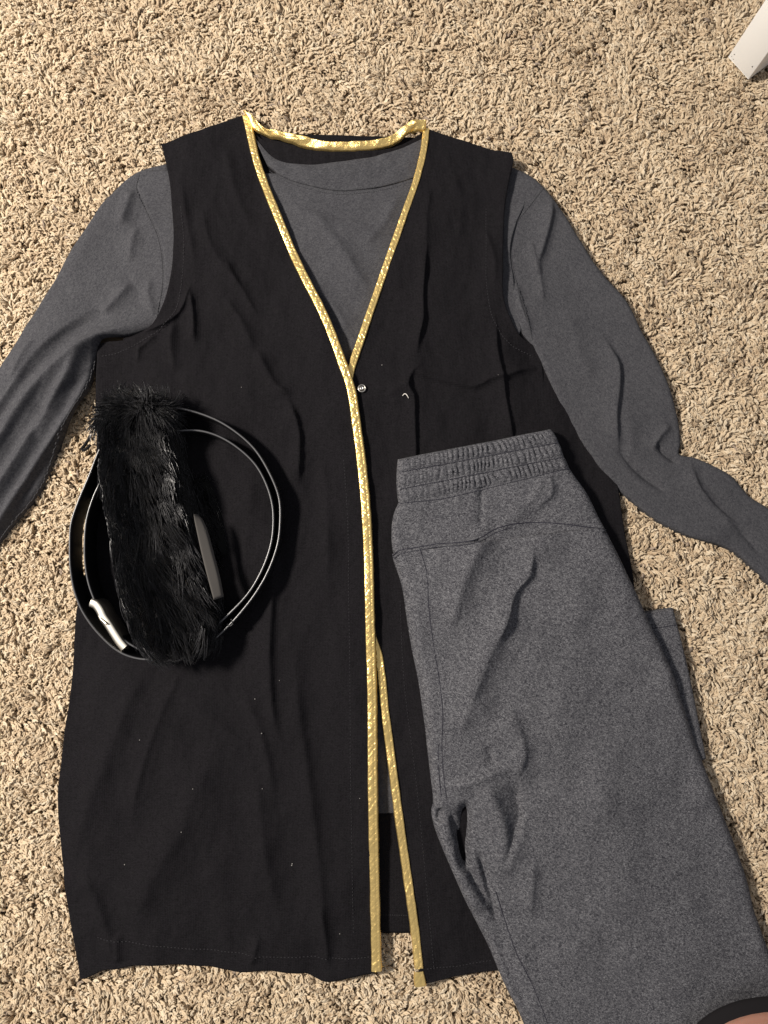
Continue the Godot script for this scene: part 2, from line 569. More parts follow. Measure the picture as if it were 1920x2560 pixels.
	# right sleeve
	var sr := cloth(plan([146.4, -546.6, 169.3, -536.7, 193.1, -524.0, 210.4, -507.6, 229.6, -479.7, 254.9, -435.8, 280.0, -395.0, 310.2, -357.2, 329.3, -317.1, 348.7, -277.8, 364.7, -232.6, 372.5, -199.2, 375.0, -173.1, 373.3, -157.8, 389.7, -154.3, 411.9, -144.6, 436.7, -129.5, 458.9, -104.3, 478.2, -91.2, 521.2, -59.3]),
		plan([142.2, -437.5, 148.2, -389.1, 155.9, -362.5, 165.7, -336.0, 177.6, -312.3, 190.5, -296.1, 206.6, -262.7, 223.2, -217.2, 236.8, -194.6, 247.9, -175.6, 259.9, -156.8, 272.4, -138.6, 294.1, -113.3, 309.1, -99.3, 321.2, -88.7, 345.9, -71.2, 383.0, -53.3, 429.9, -38.5, 464.0, -8.8, 515.0, 48.8]),
		func(p, _a, _b): return 0.0064 + 0.004 * smoothstep(0.35, 0.0, _a) * smoothstep(0.65, 0.5, _b) + waves.get_noise_2d(p.x * 9 + 4, p.y * 9) * 0.0018 + ripples.get_noise_2d(p.x * 25, p.y * 25) * 0.0006,
		[[plan([275.6, -315.0, 290.1, -288.7, 297.2, -273.1, 297.4, -246.1, 292.1, -206.9, 294.4, -167.5, 297.0, -154.8]), 5.5, 26, 4], [plan([291.5, -172.6, 305.8, -149.7, 325.2, -129.5, 359.2, -104.3]), -4, 5, 8], [plan([341.9, -175.1, 351.3, -159.9, 370.8, -144.6]), -4.5, 4, 6],
		[plan([383.6, -152.2, 387.7, -129.5, 394.4, -111.8, 412.0, -91.7, 451.6, -56.8]), 5, 20, 6], [plan([217.0, -497.2, 216.5, -475.4, 209.5, -442.9, 195.7, -399.8]), 6, 14, 6], [plan([188.7, -437.5, 193.5, -415.9, 198.1, -389.1]), 3, 7, 5],
		[plan([362.8, -195.6, 347.1, -180.2, 337.3, -160.9]), 4, 12, 6], [plan([303.1, -221.3, 311.7, -175.1, 300.5, -139.6]), 2, 15, 15], [plan([235.7, -351.9, 249.4, -288.7, 268.5, -247.1]), 2.2, 22, 18], [plan([198.6, -415.9, 201.5, -383.8, 205.0, -351.9]), 2.0, 7, 5],
		[plan([399.3, -109.3, 432.6, -74.2, 474.7, -24.6]), -3, 8, 8], [plan([169.7, -383.8, 174.2, -351.9, 188.7, -309.7]), 3, 8, 6], [plan([358.2, -79.2, 397.3, -64.3, 431.5, -51.8]), 2, 14, 10]],
		{"step": 0.0024, "edge": 0.0045, "radius": 0.007, "drop": 0.008, "tile": 0.41, "turn": -52.0, "swell": 1.3, "sharp": 0.8})
	part("right_sleeve", sr.mesh, M.jersey, s)
	part("sleeve_seam", stitches(plan([207.3, -507.0, 187.0, -480.8, 171.0, -459.1, 164.2, -426.7, 168.7, -389.1, 177.3, -351.9, 189.6, -304.5]), sr.heights, 0.004, 0.004, 0.0005), M.thread_grey, s)
	part("sleeve_seam", stitches(plan([-318.5, -531.2, -323.0, -508.1, -308.4, -475.4, -293.9, -442.9, -286.7, -410.6, -285.5, -373.2, -291.5, -333.4]), sl.heights, 0.004, 0.004, 0.0005), M.thread_grey, s)


# ---------------------------------------------------------------- black tunic
func trim_strip(path: PackedVector2Array, width: float, heights: Dictionary, fallback: float, lift: float, seed_: int) -> ArrayMesh:
	var n := FastNoiseLite.new()
	n.seed = seed_
	n.frequency = 1.0
	var c := curve(path, 0.0012)
	var across := 14
	var v := PackedVector3Array()
	var uv := PackedVector2Array()
	var ys := PackedFloat32Array()
	var last := fallback
	for i in c.size():
		last = height_at(heights, c[i], last)
		ys.append(last)
	var run := 0.0
	for i in c.size():
		var y := 0.0
		var cnt := 0
		for k in range(maxi(i - 6, 0), mini(i + 7, c.size())):
			y += ys[k]
			cnt += 1
		y = y / cnt + lift
		var d := (c[mini(i + 1, c.size() - 1)] - c[maxi(i - 1, 0)]).normalized()
		var side := Vector2(-d.y, d.x)
		if i:
			run += c[i].distance_to(c[i - 1])
		var w := width * lerpf(0.9, 1.1, minf(float(i) / c.size() * 2.0, 1.0)) * (1.0 + 0.08 * n.get_noise_2d(run * 40, 3.0))
		for j in across + 1:
			var q := 2.0 * j / across - 1.0
			var dome := sqrt(maxf(0.0, 1.0 - q * q))
			var pucker := n.get_noise_2d(run * 300 - q * 1.3, q * 0.5) * 0.00062 + n.get_noise_2d(run * 110 + q * 0.8, 9.0) * 0.0005
			var stitch := -0.0007 * exp(-pow((q - 0.30) / 0.12, 2.0)) * (0.6 + 0.4 * sin(run * TAU / 0.0032))
			var p := c[i] - side * q * w * 0.5
			v.append(Vector3(p.x, y + 0.0012 * dome + (pucker + stitch) * dome - (0.003 if j == 0 or j == across else 0.0), p.y))
			uv.append(Vector2(q * 0.03, run * 6.0))
	return grid_mesh(v, uv, c.size(), across + 1)


func make_tunic() -> void:
	var t := thing("sleeveless_tunic", "long black sleeveless tunic with gold piping along its open front, spread on the carpet", "tunic")
	var h := func(p, _a, _b): return waves.get_noise_2d(p.x * 9 + 3, p.y * 7) * 0.0046 + ripples.get_noise_2d(p.x * 22, p.y * 14) * 0.0020
	# back, seen inside the neck and through the open front
	var back := cloth(plan([-211.0, -588.1, -273.3, -551.9, -270.1, -439.5, -337.6, -295.3, -341.5, -125.0, -355.7, 24.6, -365.6, 263.3, -353.7, 378.1, -345.3, 410.5]), plan([79.1, -579.7, 147.2, -551.9, 145.4, -439.5, 199.5, -295.3, 200.9, -125.0, 207.5, 24.6, 211.7, 263.3, 208.9, 378.1, 205.6, 418.6]),
		func(p, a, b): return 0.0045 + h.call(p, a, b) * 0.3, [[plan([-115.9, -576.9, -113.1, -560.2, -110.3, -543.6]), 2, 6, 4], [plan([-52.6, -565.8, -47.3, -554.7, -44.6, -543.6]), 2, 5, 4]], {"step": 0.004, "edge": 0.001, "radius": 0.002, "drop": 0.004, "tile": 0.12})
	part("back_panel", back.mesh, M.black, t)
	part("stitching", stitches(plan([-7.1, 394.8, 14.2, 394.8, 33.1, 395.7]), back.heights, 0.003, 0.002, 0.0004), M.thread_black, t)
	part("neck_facing", cloth(plan([-179.8, -605.9, -162.5, -576.4, -130.9, -567.0, -83.7, -558.1, -31.4, -558.1, 15.7, -563.7, 52.5, -584.8]), plan([-167.7, -576.4, -141.1, -547.1, -104.4, -538.3, -57.4, -541.6, -15.7, -547.1, 20.9, -558.1, 52.4, -572.5]), func(p, a, _b): return 0.0085 + 0.002 * (1.0 - a) + ripples.get_noise_2d(p.x * 60, p.y * 20) * 0.0012, [],
		{"step": 0.002, "edge": 0.001, "drop": 0.002, "tile": 0.12}).mesh, M.black, t)
	# right front (on the right in the picture), it runs under the left one
	var lr := plan([55.0, -587.9, 51.7, -554.7, 42.6, -516.8, 30.0, -478.6, 14.9, -434.9, 0.0, -391.5, -14.3, -348.6, -29.0, -306.0, -39.5, -274.7, -45.4, -246.3, -43.2, -200.0, -36.0, -149.2, -30.8, -93.9, -26.6, -29.9, -24.0, 26.3, -15.6, 68.0, -7.8, 92.0, -3.9, 115.9, 0.0, 154.3, 8.6, 219.1, 18.1, 288.8, 27.4, 352.1, 35.6, 410.8, 40.6, 455.1, 42.4, 468.8])
	var rr := plan([165.3, -548.0, 167.2, -538.1, 161.6, -514.0, 155.2, -473.7, 153.0, -436.0, 151.9, -398.5, 151.4, -366.6, 157.1, -340.1, 172.9, -310.7, 192.9, -297.1, 208.5, -269.6, 222.2, -246.3, 243.8, -205.1, 265.2, -164.4, 279.6, -141.6, 291.5, -124.0, 294.7, -101.4, 297.0, -78.5, 303.5, -38.3, 309.7, -3.4, 312.7, 53.5, 289.4, 168.0, 256.3, 307.1, 235.5, 375.0, 215.1, 437.5])
	var right := cloth(lr, rr, func(p, a, b): return 0.0140 + h.call(p, a, b) + 0.004 * smoothstep(0.72, 0.95, a) * smoothstep(0.34, 0.2, b) - 0.0095 * smoothstep(0.74, 0.98, a) * smoothstep(0.20, 0.32, b),
		[[plan([55.6, -436.0, 52.9, -403.8, 49.6, -358.6, 49.9, -329.6, 43.7, -301.3, 40.5, -274.7]), 5, 16, 3.5], [plan([55.7, -274.7, 37.9, -263.3, 30.8, -243.2, 37.8, -230.8, 38.7, -207.7, 39.6, -174.5, 39.9, -134.0, 40.7, -93.9]), 4.5, 18, 3], [plan([0.0, -264.4, 42.0, -258.7, 78.3, -249.4, 114.6, -242.1, 132.9, -251.4, 155.2, -256.6, 180.6, -266.4, 217.6, -268.5]), 3.5, 4, 12],
		[plan([140.8, -340.1, 142.4, -313.9, 143.0, -287.8, 149.6, -254.0, 152.7, -226.2, 160.4, -179.6, 164.9, -149.2]), 4.5, 16, 3.5], [plan([88.5, -533.8, 98.4, -479.2, 92.5, -414.5]), 2.5, 20, 16], [plan([123.9, -457.5, 138.8, -414.5, 141.3, -371.9]), 2.5, 10, 8], [plan([62.3, -511.8, 54.8, -468.3, 53.5, -414.5]), 2.2, 14, 8],
		[plan([0.0, -225.7, 20.2, -241.1, 35.4, -251.4]), 2, 12, 12], [plan([49.0, 24.4, 53.1, 168.0, 57.0, 307.1]), 2, 18, 14]],
		{"step": 0.0021, "edge": 0.0016, "radius": 0.002, "drop": 0.006, "tile": 0.12, "turn": -4.0, "swell": 1.4, "sharp": 0.75})
	part("right_front_panel", right.mesh, M.black, t)
	# left front, on top
	var ll := plan([-291.0, -566.3, -285.7, -547.5, -278.6, -517.3, -274.5, -485.1, -270.8, -429.0, -273.7, -385.7, -283.2, -342.8, -297.2, -318.1, -329.2, -303.4, -361.0, -297.1, -363.1, -274.7, -362.7, -225.7, -361.7, -149.2, -362.7, -74.0, -369.2, -14.7, -378.1, 30.7, -380.3, 82.4, -383.3, 137.8, -388.6, 192.4, -389.8, 272.8, -384.1, 325.8, -375.2, 378.2, -365.2, 424.6, -360.6, 446.3, -356.5, 466.2])
	var rl := plan([-182.1, -607.9, -177.0, -589.0, -166.9, -550.3, -156.0, -520.1, -143.5, -485.1, -118.4, -425.2, -100.5, -385.7, -81.7, -348.1, -68.7, -319.1, -59.9, -295.1, -52.7, -274.7, -40.4, -238.0, -32.6, -187.8, -27.5, -149.2, -21.9, -93.9, -18.2, -29.9, -16.7, 26.3, -15.1, 82.4, -13.6, 137.8, -13.5, 192.4, -12.9, 246.0, -11.4, 325.8, -10.4, 366.0, -9.4, 410.8, -8.4, 455.1])
	var left := cloth(ll, rl, func(p, a, b): return 0.0135 + h.call(p, a, b) + 0.0062 * smoothstep(0.80, 0.97, a) * smoothstep(0.17, 0.24, b) * smoothstep(0.99, 0.75, b) + 0.001 * a - 0.007 * smoothstep(0.25, 0.0, a) * smoothstep(0.3, 0.5, b),
		[[plan([-109.4, 53.5, -103.5, 146.8, -91.6, 220.0, -81.8, 291.6, -72.5, 374.1, -66.2, 459.6]), 3.4, 26, 12], [plan([-129.0, -83.9, -135.4, 14.7, -137.1, 96.8, -130.7, 168.0, -119.1, 207.9]), 3.5, 20, 5], [plan([-122.0, -233.4, -117.3, -220.5, -108.0, -196.4, -104.1, -169.5, -105.5, -113.9]), 4.0, 18, 4],
		[plan([-245.9, -382.5, -255.2, -345.4, -277.4, -321.7, -310.1, -310.7]), 2.5, 9, 3], [plan([-248.3, -374.5, -241.6, -333.8, -239.5, -293.0]), 4, 12, 5], [plan([-162.4, -293.0, -143.5, -255.0, -133.7, -241.1, -110.9, -228.2]), 4, 14, 10], [plan([-204.5, -361.3, -183.4, -329.6, -162.3, -287.8]), 3, 14, 12], [plan([-311.9, -287.8, -294.7, -303.4, -284.7, -308.6]), 2, 5, 5], [plan([-311.5, -274.7, -309.7, -298.2]), 2, 5, 4], [plan([-262.8, -256.6, -269.1, -298.2, -264.9, -329.6]), 3, 12, 9],
		[plan([-277.9, 72.8, -309.2, 153.9, -339.9, 233.5, -361.0, 302.6, -373.0, 352.5]), 5, 40, 26], [plan([-192.9, 168.0, -233.5, 275.1, -273.9, 352.5, -295.2, 419.7]), 4.5, 40, 30], [plan([-238.4, 92.0, -270.1, 168.0, -291.9, 238.1, -299.4, 298.0]), 2.5, 16, 10], [plan([-359.8, 329.9, -328.8, 397.4, -312.5, 459.6]), 4, 20, 12], [plan([-174.6, 120.7, -144.3, 191.5, -128.8, 261.2]), 3, 16, 10], [plan([-238.4, -490.0, -215.9, -414.5, -163.4, -350.7]), 2.5, 18, 10], [plan([-205.6, -414.5, -189.6, -382.5, -157.9, -329.6]), 2.5, 12, 7], [plan([-153.5, 214.9, -142.4, 307.1, -122.1, 397.4]), 2.6, 18, 14], [plan([-261.8, 120.7, -202.6, 168.0, -153.7, 205.5]), 2.6, 20, 18],
		[plan([-145.4, 410.8, -149.8, 428.6, -154.1, 446.3]), 2.5, 8, 7], [plan([-314.2, 410.8, -311.3, 428.6, -310.1, 446.3]), 3, 7, 9], [plan([-75.4, 370.5, -68.0, 410.8, -64.4, 450.7]), 2.5, 10, 6], [plan([-159.9, -149.2, -168.0, -49.2, -176.4, 24.4]), 2, 20, 18], [plan([-265.5, -533.8, -253.1, -457.5, -235.7, -382.5]), 2.5, 16, 12], [plan([-209.1, -572.3, -192.0, -500.9, -164.9, -436.0]), 2.2, 14, 16],
		[plan([-80.2, -174.5, -69.4, -74.0, -68.6, 24.4]), 2, 16, 12], [plan([-360.8, 307.1, -330.5, 352.5, -263.6, 379.5]), 2.4, 20, 20]],
		{"step": 0.0021, "edge": 0.0016, "radius": 0.002, "drop": 0.006, "tile": 0.12, "turn": 2.0, "swell": 1.8, "sharp": 0.72,
		"hem": plan([0, 0, 100, -11.5, 205, -16.5, 310, -15.5, 414, -13, 550, -6, 620, -7, 750, -2, 835, 9, 1000, 0])})
	part("left_front_panel", left.mesh, M.black, t)
	# gold piping
	part("gold_trim", trim_strip(plan([55.3, -585.8, 51.0, -552.7, 41.9, -515.0, 29.4, -477.0, 14.4, -433.4, -0.5, -390.2, -14.8, -347.4, -28.4, -305.0, -38.4, -273.8, -44.3, -245.4, -42.1, -199.3, -34.9, -148.7, -29.7, -93.6, -25.6, -29.8, -23.0, 26.2, -14.6, 67.7, -6.8, 91.7, -2.9, 115.5, 1.0, 153.8, 9.6, 218.3, 19.0, 287.8, 28.2, 350.8, 36.5, 409.4, 40.9, 449.2]), 0.0102, right.heights, 0.012, 0.0008, 3), M.gold, t)
	part("gold_trim", trim_strip(plan([-181.0, -605.5, -176.0, -585.6, -167.0, -547.1, -157.1, -517.1, -143.7, -482.4, -119.2, -422.8, -101.4, -383.5, -82.7, -346.1, -69.8, -317.3, -60.6, -293.4, -53.4, -273.2, -41.1, -236.6, -33.4, -186.7, -28.3, -148.3, -22.7, -93.4, -19.1, -29.8, -17.5, 26.2, -16.0, 81.9, -14.4, 137.0, -13.9, 191.3, -13.3, 244.6, -11.8, 323.9, -10.8, 363.9, -9.8, 408.5, -8.8, 451.7]), 0.0114, left.heights, 0.014, 0.0009, 8), M.gold, t)
	part("trim_end", trim_strip(plan([40.6, 452.5, 42.4, 469.2]), 0.0125, right.heights, 0.011, 0.0, 13), M.gold, t)
	# the piping round the back of the neck, standing up and twisted
	var neck := cloth(plan([-182.7, -606.3, -171.7, -600.8, -155.8, -585.3, -135.0, -580.9, -101.2, -573.2, -71.0, -566.6, -25.9, -567.7, 5.2, -573.2, 23.4, -583.1, 36.4, -590.8, 55.1, -591.9]), plan([-179.4, -601.1, -168.7, -584.5, -151.9, -577.9, -133.1, -572.3, -101.3, -562.4, -71.1, -557.5, -26.0, -558.1, 6.8, -564.1, 25.0, -572.3, 38.0, -580.1, 53.1, -581.2]),
		func(p, a, b): return 0.012 + 0.006 * (1.0 - a) + 0.006 * smoothstep(0.25, 0.0, b) + 0.007 * smoothstep(0.78, 0.95, b) + ripples.get_noise_2d(p.x * 45, p.y * 45) * 0.0016,
		[[plan([-145.7, -580.1, -124.8, -571.8, -93.5, -569.0]), 3, 4, 3], [plan([46.9, -590.0, 31.2, -580.1, 20.8, -567.9]), 4, 5, 4], [plan([-172.1, -602.2, -156.1, -582.8, -140.4, -571.8]), -3, 4, 4], [plan([-93.5, -563.5, -57.1, -560.2, -5.2, -563.5]), 1.5, 3, 3], [plan([41.7, -586.7, 36.4, -577.3]), -3, 3, 3]],
		{"step": 0.0013, "edge": 0.0015, "radius": 0.0015, "drop": 0.003, "tile": 0.05})
	part("neck_trim", neck.mesh, M.gold, t)
	# frayed ends at the bottom of the piping and on the left shoulder
	var fray := []
	for k in 9:
		var a := Vector3(0, 0.014, 0)
		var pts := plan([-5.6, 444.6, -295.4, -565.2])
		var gold_one := k < 5
		var o: Vector2 = pts[0] if gold_one else pts[1]
		o += Vector2(rng.randf_range(-0.002, 0.002), rng.randf_range(-0.003, 0.006) if gold_one else rng.randf_range(0.0, 0.02))
		a = Vector3(o.x, 0.012, o.y)
		var dir := Vector3(rng.randf_range(0.4, 1.0), -0.3, rng.randf_range(-0.3, 0.8)) if gold_one else Vector3(rng.randf_range(-1.0, -0.5), -0.3, rng.randf_range(-0.5, 0.9))
		var b := a + dir.normalized() * rng.randf_range(0.006, 0.011)
		part("frayed_thread", tube(PackedVector3Array([a, a.lerp(b, 0.5) + Vector3(0, 0.0015, 0), b]), PackedFloat32Array([0.0003, 0.0003, 0.0002]), 4), M.gold if gold_one else M.black, t)
	# stitch lines
	part("stitching", stitches(plan([-49.9, -149.0, -44.5, -73.9, -42.6, 24.4, -40.7, 120.5, -39.8, 214.6, -37.9, 306.8, -35.6, 410.4]), left.heights, 0.0042, 0.0022, 0.0004), M.thread_black, t)
	part("stitching", stitches(plan([19.6, 24.4, 24.2, 120.5, 38.2, 237.8, 47.3, 329.5, 58.3, 450.2]), right.heights, 0.0042, 0.0022, 0.0004), M.thread_black, t)
	part("hem_stitching", stitches(plan([-337.0, 417.0, -261.9, 424.6, -186.9, 430.8, -121.4, 436.1, -46.7, 437.9, -16.3, 436.1]), left.heights, 0.0042, 0.0024, 0.0004), M.thread_black, t)
	part("hem_stitching", stitches(plan([49.0, 450.2, 79.3, 449.3, 126.0, 441.4]), right.heights, 0.0042, 0.0024, 0.0004), M.thread_black, t)
	part("armhole_stitching", stitches(plan([131.8, -478.6, 130.4, -414.0, 130.9, -371.4, 138.4, -329.2, 159.8, -297.8, 192.4, -283.3]), right.heights, 0.0042, 0.0026, 0.0004), M.thread_black, t)
	part("armhole_stitching", stitches(plan([-261.1, -478.6, -256.0, -424.7, -258.4, -382.0, -264.9, -339.8, -284.5, -313.5, -334.4, -287.4, -356.9, -281.2]), left.heights, 0.0042, 0.0026, 0.0004), M.thread_black, t)
	# snap fastener
	var at: Vector2 = plan([-27.7, -238.7])[0]
	var snap := Node3D.new()
	snap.name = "snap_fastener"
	t.add_child(snap, true)
	var y := height_at(right.heights, at, 0.012) + 0.0022
	snap.position = Vector3(at.x, y, at.y)
	part("snap_rim", lathe([[0.0034, 0.0], [0.0035, 0.0008], [0.0041, 0.0014], [0.0049, 0.0012], [0.0054, 0.0004], [0.0054, -0.0005]], 24), M.nickel, snap)
	part("snap_socket", lathe([[0.0001, -0.0001], [0.0040, -0.0001]], 24), M.dark_cloth, snap)
	part("snap_stud", lathe([[0.0001, 0.0010], [0.0008, 0.0011], [0.0012, 0.0016], [0.0022, 0.0017], [0.0027, 0.0010], [0.0027, 0.0]], 20), M.nickel, snap)
	# lint on the cloth
	var th: Vector2 = plan([23.1, -230.0])[0]
	var hair := PackedVector3Array()
	for k in 7:
		var q := k / 6.0
		hair.append(Vector3(th.x + q * 0.0075, height_at(right.heights, th, 0.012) + 0.0012 + 0.001 * sin(PI * q), th.y + 0.003 * (q - 0.4) * (q - 0.4) * 5.0 - 0.001))
	var lint := part("lint_thread", tube(hair, PackedFloat32Array([0.0003, 0.0005, 0.0006, 0.0006, 0.0006, 0.0005, 0.0003]), 5), M.lint)
	tag(lint, "short curved white thread lying on the black tunic above the grey trousers", "lint")
	var speck: MeshInstance3D
	var places := plan([-145.3, 181.4, -144.2, 246.2, -237.4, 294.0, -292.1, 190.4, -225.8, 245.7, -305.8, 334.0, -108.2, 333.1, -108.7, 334.9, -28.6, 256.3, -2.5, -269.2, 142.4, -254.8, 49.6, -92.8, -178.9, -240.8, -125.9, 120.5, -154.6, 141.9, -51.5, 410.4])
	for k in places.size():
		var p := places[k]
		var hh: Dictionary = left.heights if p.x < -0.02 else right.heights
		var pos := Vector3(p.x, height_at(hh, p, 0.012) + 0.0005, p.y)
		if speck == null:
			var sp := SphereMesh.new()
			sp.radius = 0.0008
			sp.height = 0.0012
			sp.radial_segments = 6
			sp.rings = 3
			speck = part("lint_speck", sp, M.speck)
			tag(speck, "tiny pale speck of lint on the black tunic", "lint", "specks of lint scattered on the tunic")
			speck.position = pos
		else:
			var d: MeshInstance3D = speck.duplicate()
			d.name = "lint_speck_%03d" % k
			add_child(d, true)
			d.position = pos
			d.scale = Vector3.ONE * rng.randf_range(0.6, 1.1)


func lathe(profile: Array, n: int) -> ArrayMesh:
	var v := PackedVector3Array()
	var uv := PackedVector2Array()
	for p in profile:
		for j in n + 1:
			var a := TAU * j / n
			v.append(Vector3(cos(a) * p[0], p[1], sin(a) * p[0]))
			uv.append(Vector2(float(j) / n, p[0]))
	return flipped(v, uv, profile.size(), n + 1)


func flipped(v: PackedVector3Array, uv: PackedVector2Array, nu: int, nv: int) -> ArrayMesh:
	# the same grid with its columns the other way round, so that it faces outwards
	var w := PackedVector3Array()
	var t := PackedVector2Array()
	for i in nu:
		for j in nv:
			w.append(v[i * nv + nv - 1 - j])
			t.append(uv[i * nv + nv - 1 - j])
	return grid_mesh(w, t, nu, nv)


# ---------------------------------------------------------------- grey trousers
func make_trousers() -> void:
	var t := thing("sweatpants", "heather grey fleece sweatpants with a gathered elastic waistband, folded in half over the tunic", "trousers")
	# the leg underneath, its cuff shows beyond the right edge
	var cuff := cloth(plan([263.7, 46.2, 272.4, 82.3, 289.7, 149.0, 324.8, 242.5]), plan([355.0, 34.1, 365.8, 82.3, 376.0, 139.5, 388.1, 214.6]), func(p, _a, _b): return 0.0125 + waves.get_noise_2d(p.x * 12, p.y * 12) * 0.001, [],
		{"edge": 0.006, "radius": 0.006, "drop": 0.008, "tile": 0.30, "turn": 12.0})
	part("lower_leg", cuff.mesh, M.fleece, t)
	part("hem_seam", stitches(plan([292.1, 63.0, 331.3, 58.2, 357.7, 54.3]), cuff.heights, 0.0028, 0.0029, 0.0005), M.thread_navy, t)
	var top := func(p): return 0.0300 + waves.get_noise_2d(p.x * 8 + 9, p.y * 7) * 0.0042 + ripples.get_noise_2d(p.x * 17, p.y * 17) * 0.0016
	# waistband: three gathered channels
	var gather := func(p, a, b):
		var channel: float = b * 3.0
		var f := fposmod(channel, 1.0)
		var puff := pow(sin(PI * clampf(f, 0.02, 0.98)), 0.6)
		var k := floorf(minf(channel, 2.99))
		var phase: float = a * 33.0 + k * 0.37 + waves.get_noise_2d(p.x * 16 + k * 40, p.y * 7) * 1.3
		var strength: float = 0.35 + 0.65 * smoothstep(0.15, 0.45, a) * smoothstep(1.0, 0.85, a)
		return top.call(p) - 0.001 + 0.0030 * puff + 0.0046 * puff * strength * (pow(absf(sin(phase * PI)), 0.4) - 0.8)
	var wl := plan([17.1, -148.3, 15.6, -129.5, 16.1, -108.8, 18.5, -91.1])
	var wr := plan([205.7, -186.1, 216.1, -168.1, 222.5, -150.2, 229.0, -135.4])
	var waist := cloth(wl, wr, gather, [], {"step": 0.0012, "edge": 0.009, "radius": 0.008, "drop": 0.016, "tile": 0.30, "turn": 12.0, "ends": [true, false]})
	part("waistband", waist.mesh, M.fleece, t)
	for k in 2:
		var q := (k + 1) / 3.0
		var a := bend(wl, k, 1.0)
		var b := bend(wr, k, 1.0)
		part("elastic_seam", stitches(PackedVector2Array([a.lerp(b, 0.015), a.lerp(b, 0.5), a.lerp(b, 0.985)]), waist.heights, 0.0028, 0.0029, 0.00045), M.thread_navy, t)
	# yoke below the waistband
	var yl := plan([17.5, -94.0, 11.7, -79.9, 9.2, -57.4, 10.6, -37.6, 13.5, -28.9])
	var yr := plan([229.0, -137.4, 237.5, -123.5, 248.7, -105.8, 262.5, -77.4, 272.1, -57.9])
	# its lower seam bows, so the yoke reaches under the seat panel
	var yoke := cloth(yl, yr, func(p, _a, _b): return top.call(p), [[plan([118.7, -121.6, 119.4, -97.0, 115.9, -57.9]), -3, 5, 3], [plan([198.5, -131.4, 204.0, -111.7, 201.8, -101.9, 180.0, -84.7]), 4, 12, 4], [plan([190.6, -126.5, 187.8, -106.8, 170.3, -87.2]), 3, 8, 5], [plan([82.9, -101.9, 92.4, -82.3, 97.0, -57.9]), 1.5, 12, 10], [plan([135.8, -57.9, 155.5, -77.4, 175.3, -92.1]), 2.5, 12, 7], [plan([48.7, -101.9, 43.7, -72.5, 38.8, -48.2]), 1.5, 12, 10]],
		{"step": 0.0025, "edge": 0.011, "radius": 0.010, "drop": 0.018, "tile": 0.30, "turn": 10.0, "swell": 1.3, "ends": [false, false]})
	part("yoke", yoke.mesh, M.fleece, t)
	part("waist_seam", stitches(plan([19.4, -92.4, 72.9, -98.7, 124.1, -110.5, 175.5, -123.2, 226.5, -136.0]), yoke.heights, 0.0028, 0.0029, 0.00045), M.thread_navy, t)
	# seat and leg
	var ll := plan([10.2, -31.8, 11.6, -24.0, 22.1, 9.6, 27.8, 48.2, 34.8, 90.2, 41.3, 124.4, 47.3, 164.7, 50.9, 196.9, 53.6, 219.8, 56.2, 241.6, 58.0, 260.6, 56.0, 271.9, 58.7, 287.7, 65.1, 305.6, 75.6, 329.6, 96.4, 375.6, 122.4, 426.3, 137.5, 461.3, 158.1, 502.1, 176.1, 552.9])
	var lr := plan([269.9, -64.7, 284.4, -33.7, 295.2, -9.6, 306.4, 14.8, 321.8, 53.4, 334.2, 80.8, 347.2, 113.6, 356.5, 141.6, 366.6, 172.6, 374.5, 196.9, 382.9, 219.8, 391.3, 242.5, 399.6, 265.2, 409.1, 292.2, 419.4, 319.4, 431.3, 358.9, 435.5, 385.3, 441.3, 406.3, 454.9, 450.6, 467.6, 510.6])
